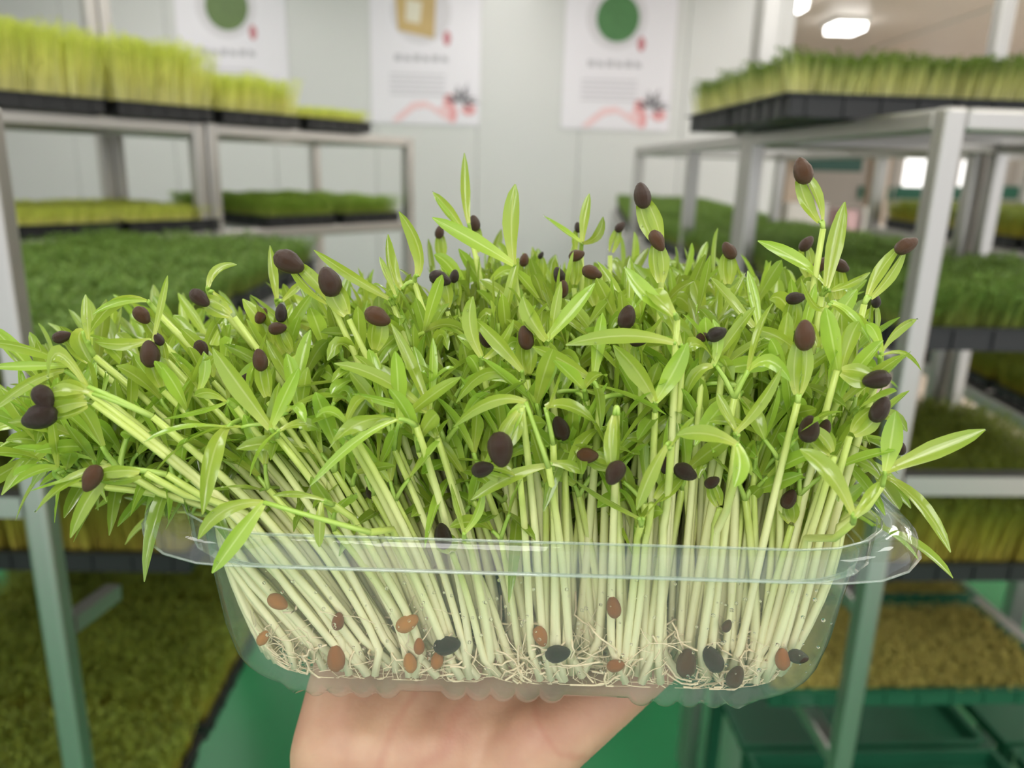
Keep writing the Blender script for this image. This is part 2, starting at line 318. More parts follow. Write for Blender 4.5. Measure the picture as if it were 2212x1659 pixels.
def greens_mesh(name, h, n, m, lw=0.0016, leaf=0.007, jit=0.18, lean=0.12, seed=1, clump=0.0):
    rg = np.random.RandomState(seed)
    x = rg.uniform(-TL/2+0.014, TL/2-0.014, n); y = rg.uniform(-TW/2+0.014, TW/2-0.014, n)
    wob = 1 + clump*np.sin(x*37+seed)*np.cos(y*41+2*seed)
    H = h*wob*(1+rg.uniform(-jit, jit, n)); az = rg.uniform(0, 2*np.pi, n)
    ln = rg.uniform(0, lean, n)*H; la = rg.uniform(0, 2*np.pi, n)
    edge = np.clip((np.abs(x)-(TL/2-0.05))/0.05, 0, 1)*np.sign(x)*0.25*H; edy = np.clip((np.abs(y)-(TW/2-0.05))/0.05, 0, 1)*np.sign(y)*0.25*H
    tx = x+ln*np.cos(la)+edge; ty = y+ln*np.sin(la)+edy
    cx, sy = np.cos(az)*lw/2, np.sin(az)*lw/2
    z0 = 0.012
    P = lambda X, Y, Zz: np.stack([X, Y, Zz], 1)
    vs = [P(x-cx, y-sy, np.full(n, z0)), P(x+cx, y+sy, np.full(n, z0)), P((x+tx)/2+cx, (y+ty)/2+sy, z0+H*0.55), P((x+tx)/2-cx, (y+ty)/2-sy, z0+H*0.55),
          P(tx+cx*0.6, ty+sy*0.6, z0+H), P(tx-cx*0.6, ty-sy*0.6, z0+H)]
    vv = [0, 0, 0.55, 0.55, 0.92, 0.92]
    for sg in (1, -1):
        a2 = az + rg.uniform(-0.5, 0.5, n); lx, ly = np.cos(a2)*leaf*sg, np.sin(a2)*leaf*sg; ox, oy = -np.sin(a2)*leaf*0.28, np.cos(a2)*leaf*0.28
        up = rg.uniform(0.1, 0.9, n)*leaf
        vs += [P(tx, ty, z0+H), P(tx+lx*0.55+ox, ty+ly*0.55+oy, z0+H+up*0.7), P(tx+lx, ty+ly, z0+H+up), P(tx+lx*0.55-ox, ty+ly*0.55-oy, z0+H+up*0.7)]
        vv += [0.95, 1, 1, 1]
    k = len(vs); A = np.stack(vs, 1).reshape(-1, 3)
    fb = np.array([[0, 1, 2, 3], [3, 2, 4, 5], [6, 7, 8, 9], [10, 11, 12, 13]])
    F = (np.arange(n)[:, None, None]*k + fb[None]).reshape(-1, 4)
    me = bpy.data.meshes.new(name); me.from_pydata(A.tolist(), [], F.tolist()); me.materials.append(m)
    u = me.uv_layers.new(name='UVMap'); uvv = np.zeros((len(F)*4, 2), np.float32); uvv[:, 1] = np.tile(np.array(vv, np.float32), n)[F.ravel()]; uvv[:, 0] = 0.5
    u.data.foreach_set('uv', uvv.ravel()); me.update(); return me
GM = {'yel': greensmat('greens_yellow', srgb(252, 248, 190), srgb(246, 246, 140), srgb(222, 234, 96)),
      'mid': greensmat('greens_mid', srgb(170, 176, 90), srgb(140, 160, 66), srgb(122, 156, 66)),
      'drk': greensmat('greens_dark', srgb(244, 240, 190), srgb(226, 226, 140), srgb(112, 142, 46)),
      'olv': greensmat('greens_olive', srgb(206, 190, 76), srgb(176, 174, 54), srgb(130, 146, 44)),
      'fld': greensmat('greens_fresh', srgb(200, 206, 110), srgb(176, 196, 80), srgb(156, 190, 66)),
      'sed': greensmat('seed_bed', srgb(128, 112, 50), srgb(176, 160, 80), srgb(204, 194, 98))}
G = {'tall': greens_mesh('tall_greens', 0.152, 5200, GM['yel'], 0.0022, 0.009, 0.14, 0.14, 1, 0.08),
     'tall2': greens_mesh('medium_tall_greens', 0.10, 5000, GM['yel'], 0.002, 0.008, 0.2, 0.14, 2, 0.1),
     'short': greens_mesh('short_yellow_greens', 0.045, 5000, GM['yel'], 0.002, 0.006, 0.2, 0.2, 3),
     'field': greens_mesh('field_greens', 0.055, 6500, GM['mid'], 0.0016, 0.009, 0.3, 0.3, 4, 0.15),
     'fresh': greens_mesh('fresh_greens', 0.055, 6500, GM['fld'], 0.0016, 0.009, 0.3, 0.3, 9, 0.1),
     'rtop': greens_mesh('dark_topped_greens', 0.072, 5600, GM['drk'], 0.0022, 0.008, 0.12, 0.2, 5, 0.06),
     'low': greens_mesh('low_shelf_greens', 0.11, 5600, GM['olv'], 0.002, 0.008, 0.12, 0.15, 6, 0.05),
     'low2': greens_mesh('low_shelf_greens_short', 0.07, 5600, GM['olv'], 0.002, 0.008, 0.2, 0.25, 8, 0.12),
     'sed': greens_mesh('sprouting_seed_bed', 0.018, 6000, GM['sed'], 0.003, 0.006, 0.5, 0.5, 7)}
def tray(pos, ang, kind, label, group, col='black', dz=0.0):
    r = empty('seedling_tray', pos); r.rotation_euler.z = ang; tag(r, label, 'tray', group)
    link('tray_body', TRAY[col], r); o = link('greens', G[kind], r); o['kind'] = 'stuff'
    return r
# ------------------------------------------------------------------ racks
def rack(corner, u, L, Wd, tiers, hts, label, tube=0.032, extra=(), front=99, bars=True, noaisle=()):
    """corner: front aisle corner on the floor; u: long direction; the shelf reaches Wd along v. hts: heights of the 4 posts"""
    u = V((u[0], u[1], 0)).normalized(); v = V((u.y, -u.x, 0))
    if Wd < 0: v = -v; Wd = -Wd
    c = V((corner[0], corner[1], 0)); r = empty('steel_rack', c); tag(r, label, 'rack', 'steel shelf racks')
    P = [V((0, 0, 0)), u*L, v*Wd, u*L+v*Wd]; ax = (u, v, V((0, 0, 1)))
    for p, h in zip(P, hts): bevel(MB().box(p+V((0, 0, h/2)), (tube, tube, h), ax).build('post', M['steel'], r), 0.005, 3)
    for ti, z in enumerate(tiers):
        for a, b in ((P[0], P[1]), (P[2], P[3]), (P[1], P[3]), (P[0], P[2]))[(1 if ti in noaisle else 0):(4 if ti < front else 3)]:
            d = (b-a).normalized()*tube/2; q = V((0, 0, z-tube/2))
            bevel(MB().bar(a+d+q, b-d+q, tube*0.95).build('rail', M['steel'], r), 0.005, 3)
        for k in (range(1, 4) if bars else ()):
            a = u*(L*k/4); q = V((0, 0, z-0.008)); w = v*(tube/2)
            MB().bar(a+w+q, a+v*Wd-w+q, 0.016).build('cross_bar', M['steel'], r)
    for a, b, t in extra: bevel(MB().bar(V(a), V(b), t).build('brace', M['steel'], r), 0.004, 2)
    return r, u, v
RA = (-0.06, 1)
# right near rack
TZ = (Z(0.088), Z(-0.225), Z(-0.595), Z(-0.86))
x0 = 0.527
r1, u, v = rack((x0, 1.0), RA, 0.66, 0.52, TZ, (Z(0.088),)*4, 'steel rack nearest the camera on the right', 0.029, front=1)
MB().bar(V((0, 0, Z(-0.405)))+v*0.016, V((0, 0, Z(-0.405)))+v*0.504, 0.028).build('brace', M['steel'], r1)
AR = math.atan2(v.y, v.x)
def rtray(s, z, kind, label, group, off=0.0, col='black'):
    p = V((x0, 1.0, 0)) + u*s + v*(0.26+off); return tray((p.x, p.y, z), AR, kind, label, group, col)
rtray(0.36, TZ[0], 'rtop', 'tray of dark green tips on top of the right rack, front one', 'trays on the right rack top', -0.11)
rtray(0.64, TZ[0], 'rtop', 'tray of dark green tips on top of the right rack, rear one', 'trays on the right rack top', -0.11)
for k, t in enumerate(('front', 'middle')): 
    rtray(0.17+0.29*k, TZ[1], 'field', t+' tray of mid green seedlings on the right rack second shelf', 'trays on the right rack second shelf')
    rtray(0.19+0.29*k, TZ[2], 'low', t+' tray of yellow-green seedlings on the right rack third shelf', 'trays on the right rack third shelf')
rtray(0.24, TZ[3], 'sed', 'dark green tray of germinating seed on the right rack lowest shelf', 'seed trays on the lowest shelf', -0.07, 'green')
rtray(0.54, TZ[3], 'sed', 'rear green tray of germinating seed on the right rack lowest shelf', 'seed trays on the lowest shelf', -0.05, 'green')
for k, (s_, off) in enumerate(((0.22, 0.02), (0.51, 0.02), (0.22, 0.60), (0.51, 0.60))):  # dark trays added to supply the shade under the right rack
    p = V((x0, 1.0, 0)) + u*s_ + v*(0.26+off); r = empty('shade_fill_tray', (p.x, p.y, 0.30)); r.rotation_euler.z = AR
    tag(r, 'added dark green tray in place of shade below the seed trays, %s' % ('near the aisle in front', 'near the aisle behind', 'on the far side in front', 'on the far side behind')[k], 'tray', 'added dark trays under the right rack')
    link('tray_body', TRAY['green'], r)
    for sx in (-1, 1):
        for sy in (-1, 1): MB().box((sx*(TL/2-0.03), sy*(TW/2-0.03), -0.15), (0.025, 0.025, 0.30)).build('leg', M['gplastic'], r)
# right tall rack behind
c2 = V((x0, 1.0, 0)) + u*0.70
r2, u, v = rack((c2.x, c2.y), RA, 1.09, 0.5, (Z(0.088), Z(-0.225), Z(-0.565)), (2.7, Z(0.088), 2.7, Z(0.088)), 'tall steel rack behind the near right rack', 0.032)
MB().box(u*0.42+V((0, 0, Z(0.06)/2)), (0.03, 0.03, Z(0.06)), (u, v, V((0, 0, 1)))).build('post', M['steel'], r2)
MB().box(V((0, 0, 1.35))-u*0.032, (0.026, 0.03, 2.7), (u, v, V((0, 0, 1)))).build('post', M['steel'], r2)
for k in range(3):
    p = c2 + u*(0.18+0.29*k) + v*0.25
    tray((p.x, p.y, Z(-0.225)), AR, 'field', ('first', 'second', 'third')[k]+' tray of mid green seedlings on the tall right rack', 'trays on the tall right rack')
# far right low rack
r3, u3, v3 = rack((0.41, 2.95), (0.10, 1), 2.1, 0.56, (Z(-0.225),), (Z(-0.225),)*4, 'low steel rack at the end of the aisle on the right', 0.03)
for k in range(7):
    p = V((0.41, 2.95, 0)) + u3*(0.16+0.29*k) + v3*0.28
    tray((p.x, p.y, Z(-0.225)), math.atan2(v3.y, v3.x), 'field', ('first', 'second', 'third', 'fourth', 'fifth', 'sixth', 'seventh')[k]+' tray from the front on the low rack by the back wall', 'trays on the low rack by the back wall')
# further right row
r4, u4, v4 = rack((1.30, 1.75), (0.06, 1), 1.3, 0.55, (Z(0.12), Z(-0.17), Z(-0.56)), (Z(0.12),)*4, 'steel rack in the next row, seen through the right rack', 0.04)
for k in range(4):
    p = V((1.30, 1.75, 0)) + u4*(0.17+0.3*k) + v4*0.27
    s = ('nearest', 'second', 'third', 'farthest')[k]
    tray((p.x, p.y, Z(-0.17)), math.atan2(v4.y, v4.x), 'low2', s+' tray of dark seedlings on the next-row rack', 'trays on the next-row rack')
    tray((p.x, p.y, Z(-0.56)), math.atan2(v4.y, v4.x), 'low2', s+' lower tray of olive seedlings on the next-row rack', 'lower trays on the next-row rack')
# left near rack
LA = (-0.03, 1); lx, ly = -0.465, 0.70
l1, ul, vl = rack((lx, ly), LA, 1.22, -0.5, (Z(-0.255), Z(-0.585), Z(-0.88)), (Z(0.04), Z(-0.235), Z(0.04), Z(-0.235)), 'steel rack nearest the camera on the left', 0.024, front=0, bars=False, noaisle=(1, 2))
q0 = V((lx, ly, 0)); MB().bar(at(150, 1348, 0.715)-q0, at(246, 1278, 0.80)-q0, 0.018).build('brace', M['steel'], l1)
MB().bar(V((0, 0, Z(-0.333)))+vl*0.012, V((0, 0, Z(-0.333)))+vl*0.488, 0.022).build('brace', M['steel'], l1)
AL = math.atan2(-vl.y, -vl.x)
nm = ('front', 'second', 'third', 'rear')
for k in range(4):
    p = V((lx, ly, 0)) + ul*(0.17+0.29*k) + vl*0.25
    tray((p.x, p.y, Z(-0.255)), AL, 'field', nm[k]+' tray of mid green seedlings on the left rack top shelf', 'trays on the left rack top shelf')
    tray((p.x, p.y-0.02, Z(-0.88)), AL, 'low2', nm[k]+' tray of olive seedlings on the left rack lowest shelf', 'trays on the left rack lowest shelf')
    if k: tray((p.x, p.y-0.02, Z(-0.585)), AL, 'low', nm[k]+' tray of yellow-green seedlings on the left rack middle shelf', 'trays on the left rack middle shelf')
# left skewed rack
A = V((-1.15, 1.8, 0)); B = V((-0.395, 2.85, 0)); ub = (B-A).normalized(); LL = (B-A).length
c5 = A + ub*0.51
tz5 = (Z(0.098), Z(-0.19))
l2, u5, v5 = rack((c5.x, c5.y), ub, LL-0.51, -0.5, tz5, (Z(0.098), Z(0.098), 2.7, Z(0.098)), 'steel rack set askew on the left, in front of the posters', 0.034)
c6 = A - ub*0.46
l3, u6, v6 = rack((c6.x, c6.y), ub, 0.93, -0.5, tz5, (Z(0.098), Z(0.098), Z(0.098), 2.7), 'steel rack at the left picture edge, joined to the askew rack', 0.034)
AB = math.atan2(-v5.y, -v5.x)
for k, (s, kd, nme) in enumerate(((-0.50, 'tall', 'first'), (-0.21, 'tall', 'second'), (0.08, 'tall', 'third'), (0.37, 'tall', 'fourth'), (0.66, 'tall2', 'fifth'), (0.95, 'short', 'last'))):
    p = A + ub*s + v5*0.22
    tray((p.x, p.y, Z(0.10)), AB, kd, nme+' of the row of trays of bright yellow-green shoots on the upper left shelf', 'trays on the upper left shelf')
for k, s in enumerate((-0.2, 0.1, 0.38)):
    p = A + ub*s + v5*0.24
    tray((p.x, p.y, Z(-0.19)), AB, 'short', ('left', 'middle', 'right')[k]+' thin tray of short shoots on the askew left rack', 'thin trays on the askew left rack')
for k, s in enumerate((0.80, 1.10)):
    p = A + ub*s + v5*0.24
    tray((p.x, p.y, Z(-0.19)), AB, 'fresh', ('left', 'right')[k]+' tray of bright green seedlings at the far end of the askew left rack', 'trays at the far end of the askew rack')
#PART2
# ------------------------------------------------------------------ the clear tray in the hand
MM = 0.001
TF = dep(1136, 1500, 0.1905)                 # middle of the front bottom edge
TO = V((TF.x, TF.y + 37*MM, TF.z))           # tray origin: centre of its floor
def rrect(hx, hy, r, n=14, ns=190, nd=30):
    pts = []
    for (cx, cy, a0) in ((hx-r, -hy+r, -90), (hx-r, hy-r, 0), (-hx+r, hy-r, 90), (-hx+r, -hy+r, 180)):
        for i in range(n): a = math.radians(a0+90*i/n); pts.append((cx+r*math.cos(a), cy+r*math.sin(a)))
        k = len(pts); nxt = {-90: ((hx, -hy+r), (hx, hy-r)), 0: ((hx-r, hy), (-hx+r, hy)), 90: ((-hx, hy-r), (-hx, -hy+r)), 180: ((-hx+r, -hy), (hx-r, -hy))}[a0]
        m = nd if a0 in (-90, 90) else ns*3
        for i in range(m): t = i/m; pts.append((nxt[0][0]*(1-t)+nxt[1][0]*t, nxt[0][1]*(1-t)+nxt[1][1]*t))
    return pts
def bump(x):
    """groups of five round feet along the long edges"""
    for g in (-40, -5, 35):
        d = x-(g-13)
        if 0 <= d <= 26: return abs(math.sin(math.pi*d/5.2))**0.6
    return 0.0
body = [(30, 14, 10, 1.2, 0), (57, 33, 15, 1.0, 0.2), (60, 35.4, 16.4, 0.25, 0.7), (61.5, 36.5, 17, 0.0, 1.0), (63.2, 37.8, 17.6, 0.5, 1.0), (64.5, 38.8, 18, 1.8, 0.8), (65.7, 39.7, 18.6, 3.6, 0.6), (66.6, 40.4, 19, 6, 0.45), (68, 41.6, 19.5, 14, 0.3), (69, 42.6, 20, 25, 0.2), (70, 43.6, 20, 36.6, 0.0)]
rim = [(70, 43.6, 20, 36.6, 0), (70.6, 44.2, 20.5, 37.6, 0), (72.4, 46, 22, 38.0, 0), (73.0, 46.6, 22.5, 46.3, 0), (73.8, 47.4, 23, 47.0, 0)]
flange = [(73.8, 47.4, 23, 47.0, 0), (76, 48.2, 24, 47.2, 0), (80, 49.2, 26, 46.4, 0), (82.6, 49.8, 27, 44.0, 0), (84, 50.2, 28, 40.6, 0)]
def loft(rings, name, close=False, parent=None):
    b = MB(); vs = []; n = None
    for hx, hy, r, z, bp in rings:
        p = rrect(hx, hy, r); n = len(p)
        for x, y in p:
            k = bump(x) if abs(y) > hy-0.5 else 0
            yy = y + (math.copysign(0.9*k*bp, y)); zz = z - 1.7*k*bp*max(0.25, 1-z/5)
            vs.append(V((x*1.15 if hx < 74 else x + math.copysign(0.15*73.8, x)*min(1, abs(x)/40), yy, zz))*MM)
    fs = [(i*n+j, i*n+(j+1) % n, (i+1)*n+(j+1) % n, (i+1)*n+j) for i in range(len(rings)-1) for j in range(n)]
    if close: fs.append(tuple(range(n-1, -1, -1)))
    b.add(vs, fs); return b.build(name, M['clear'], parent, True)
tr = empty('clear_plastic_tray', TO); tag(tr, 'clear plastic punnet full of sprouts, held up on an open hand', 'tray')
loft(body, 'body', True, tr); o = loft(rim, 'rim_band', False, tr); loft(flange, 'flange', False, tr)
for (hx, hy, r, z, bp), rr in ((rim[2], 0.28), (rim[1], 0.2), (rim[4], 0.3), (flange[4], 0.3), (rim[3], 0.18)):
    pl = [V((x*1.15 if hx < 74 else x + math.copysign(0.15*73.8, x)*min(1, abs(x)/40), y, z))*MM for x, y in rrect(hx, hy, r)][::3]
    eb = MB(); eb.tube(pl + [pl[0]], rr*MM, 6, 0, 1, False); eb.build('moulded_edge', M['edge'], tr, True)
# ------------------------------------------------------------------ sprouts
FLOOR = TO.z + 3*MM
def bez(a, b, c, t): return a*((1-t)**2) + b*(2*t*(1-t)) + c*(t*t)
def inside(p):
    """keep stems within the tray walls below the rim"""
    h = (p.z-TO.z)/MM
    if h < 50:
        q_ = min(1, h/37)**0.6; hx = 69.5 + 9*q_; hy = 33.5 + 7.6*q_
        x = max(-hx, min(hx, (p.x-TO.x)/MM)); y = max(-hy, min(hy, (p.y-TO.y)/MM))
        r = 18.0; ex, ey = abs(x)-(hx-r), abs(y)-(hy-r)
        if ex > 0 and ey > 0:
            k = math.hypot(ex, ey)
            if k > r-1: x = math.copysign(hx-r+ex*(r-1)/k, x); y = math.copysign(hy-r+ey*(r-1)/k, y)
        return V((TO.x+x*MM, TO.y+y*MM, p.z))
    return p
def stem_pts(base, node, bend=None, n=9):
    h = node.z-base.z
    mid = base*0.5 + node*0.5 + V(((base.x-node.x)*0.12, (base.y-node.y)*0.12, h*0.08)) if bend is None else bend
    P = [inside(bez(base, mid, node, i/(n-1))) for i in range(n)]
    P[-1] = node
    hk = SR.uniform(-5, 5)*MM; P[0] = inside(P[0] + V((hk, SR.uniform(-2, 2)*MM, 0))); P[1] = inside(P[1] - V((hk*0.25, 0, 0)))
    for i in range(1, n-1): P[i] = P[i]*0.5 + (P[i-1]+P[i+1])*0.25
    return [inside(p) for p in P[:-1]] + [node]
DROPS = []
def lobe(mb, p0, p1, p2, w, nrm, n=8, cup=0.16, tw=0.0, org=None):
    vs = []; uv = []
    for i in range(n+1):
        t = i/n; p = bez(p0, p1, p2, t); d = (bez(p0, p1, p2, min(1, t+0.06)) - bez(p0, p1, p2, max(0, t-0.06))).normalized()
        s = d.cross(nrm)
        s = s.normalized() if s.length > 1e-4 else V((1, 0, 0)); nn = s.cross(d).normalized()
        if tw: s = (s*math.cos(tw*t) + nn*math.sin(tw*t)); nn = s.cross(d).normalized()
        k = min(1.0, 0.36+1.35*t)
        if t > 0.5: k *= (max(0.0, 1-((t-0.5)/0.505)**2))**0.62
        hw = max(w*0.5*k, w*0.03)
        if org is not None and SR.random() < 0.16:
            q = SR.uniform(-0.8, 0.8); DROPS.append((org + p + s*(hw*q) + nn*(cup*w*k*q*q + 0.1*MM), SR.uniform(0.12, 0.36)*MM))
        for u, q in ((-1, 1), (-0.5, 0.30), (0, 0), (0.5, 0.30), (1, 1)):
            vs.append(p + s*(hw*u) + nn*(cup*w*k*q)); uv.append((u*0.5+0.5, t))
    fs = [(i*5+j, i*5+j+1, (i+1)*5+j+1, (i+1)*5+j) for i in range(n) for j in range(4)]
    mb.add(vs, fs, uv)
def hull_mesh(seed):
    rg = random.Random(seed); b = MB(); nu, nv = 14, 9; vs = []; fs = []
    for i in range(nv+1):
        th = math.pi*i/nv; z = math.cos(th); r = math.sin(th)*(1-0.16*z)      # pointed towards +z
        for j in range(nu):
            a = 2*math.pi*j/nu; k = 1 - 0.10*max(0, math.cos(a))**2 - (0.16*max(0, math.sin(a))**6 if z > 0.2 else 0)
            if z < -0.75: k *= 0.86 + 0.22*rg.random()
            vs.append((0.35*r*k*math.cos(a), 0.33*r*k*math.sin(a), 0.5*z))
    for i in range(nv):
        for j in range(nu): fs.append((i*nu+j, (i+1)*nu+j, (i+1)*nu+(j+1) % nu, i*nu+(j+1) % nu))
    b.add(vs, fs); return b.mesh('seed_hull', M['hull'], True)
HULLS = [hull_mesh(i) for i in range(4)]
TANS = [h.copy() for h in HULLS]
for h in TANS: h.materials[0] = M['tan']
def put_hull(name, pos, axis, L, parent, ploc, k=0, fat=1.0):
    o = link(name, HULLS[k % 4], parent)
    q = V(axis).to_track_quat('Z', 'Y'); o.rotation_mode = 'QUATERNION'; o.rotation_quaternion = q
    o.scale = (L*fat, L*fat, L); o.location = V(pos)-V(ploc); return o
CAMD = -FW
def lean(x):
    u = x/68.0; a = max(0, min(1, (-u+0.05)/0.95)); return -0.12 - 0.80*a*a*(3-2*a) + 0.16*max(0, u)
SR = random.Random(11)
def make_sprout(base, node, leaves, label, seed=None, group='sprouts in the clear tray', r0=1.05, name='sprout', mass=None):
    """leaves: list of (attach point, [(ctrl, tip, width, normal), ...]); seed: (pos, axis, length, fat). mass: MBs that collect uncounted sprouts"""
    P = stem_pts(base, node); rt = r0*MM
    rad = [rt*(1.1-0.36*(i/8)**1.5) for i in range(9)]
    if mass: sm, root = mass[0], V((0, 0, 0))
    else:
        root = base.copy(); sm = MB(); e = empty(name, root); tag(e, label, 'sprout', group)
    sm.tube([p-root for p in P], rad, 6, 0, 0.9, True)
    for att, lobes in leaves:
        if (att-node).length > 1.5*MM:
            m = (att+node)/2 + (node-P[-2])*0.12
            sm.tube([bez(node, m, att, t/4)-root for t in range(5)], [rt*0.66, rt*0.6, rt*0.56, rt*0.52, rt*0.5], 5, 0.86, 1.0, True)
    if not mass: sm.build('stem', M['stem'], e, True)
    for att, lobes in leaves:
        lm = mass[1] if mass else MB()
        for c, t, w, nr in lobes: lobe(lm, att-root, c-root, t-root, w, nr, tw=SR.uniform(-0.5, 0.5), org=None if mass else root)
        if not mass: lm.build('leaf', M['leaf'], e, True)
    if seed and not mass: put_hull('seed_hull', seed[0], seed[1], seed[2], e, root, SR.randrange(4), seed[3])
    return None if mass else e
def rvec(s): return V((SR.gauss(0, s), SR.gauss(0, s), SR.gauss(0, s)))
def auto_base(node, y=None):
    """where a stem with this node is rooted: undo the lean"""
    h = (node.z-FLOOR)/MM; x = (node.x-TO.x)/MM; b = x
    for _ in range(25): b = 0.6*b + 0.4*(x - lean(max(-66, min(66, b)))*h)
    b = max(-69, min(69, b + SR.uniform(-3, 3))); yy = (node.y-TO.y)/MM if y is None else y
    yy = max(-34, min(34, yy*0.9 + SR.uniform(-2, 2)))
    return V((TO.x+b*MM, TO.y+yy*MM, FLOOR))
POST = []
def rand_leaves(node, up, big=1.0, low=False):
    POST.clear()
    az = SR.uniform(0, 2*math.pi); out = []
    for s in (0, 1):
        a = az + s*math.pi + SR.uniform(-0.5, 0.5); el = math.radians(SR.choice((75, 62, 48, 66, 40) if low else (75, 62, 48, 66, 30, 8, -10)) + SR.uniform(-12, 12))
        d = (V((math.cos(a)*math.cos(el), math.sin(a)*math.cos(el), math.sin(el))) + up*0.25).normalized()
        att = node + d*SR.uniform(3, 9)*MM
        side = d.cross(V((0, 0, 1)) + rvec(0.35)).normalized(); nr = side.cross(d).normalized()
        POST.append(el); lobes = []
        for q in (-1, 1):
            dd = (d + side*(q*SR.uniform(0.22, 0.5)) + rvec(0.10)).normalized(); L = SR.uniform(13, 21)*MM*big
            dr = V((0, 0, -1))*(SR.choice((0.05, 0.12, 0.3) if low else (0.05, 0.12, 0.3, 0.55, 0.8))*L)
            lobes.append((att + dd*L*0.55 + nr*SR.uniform(-1, 1.5)*MM, att + dd*L + dr, SR.uniform(2.6, 4.2)*MM*big, nr))
        out.append((att, lobes))
    return out
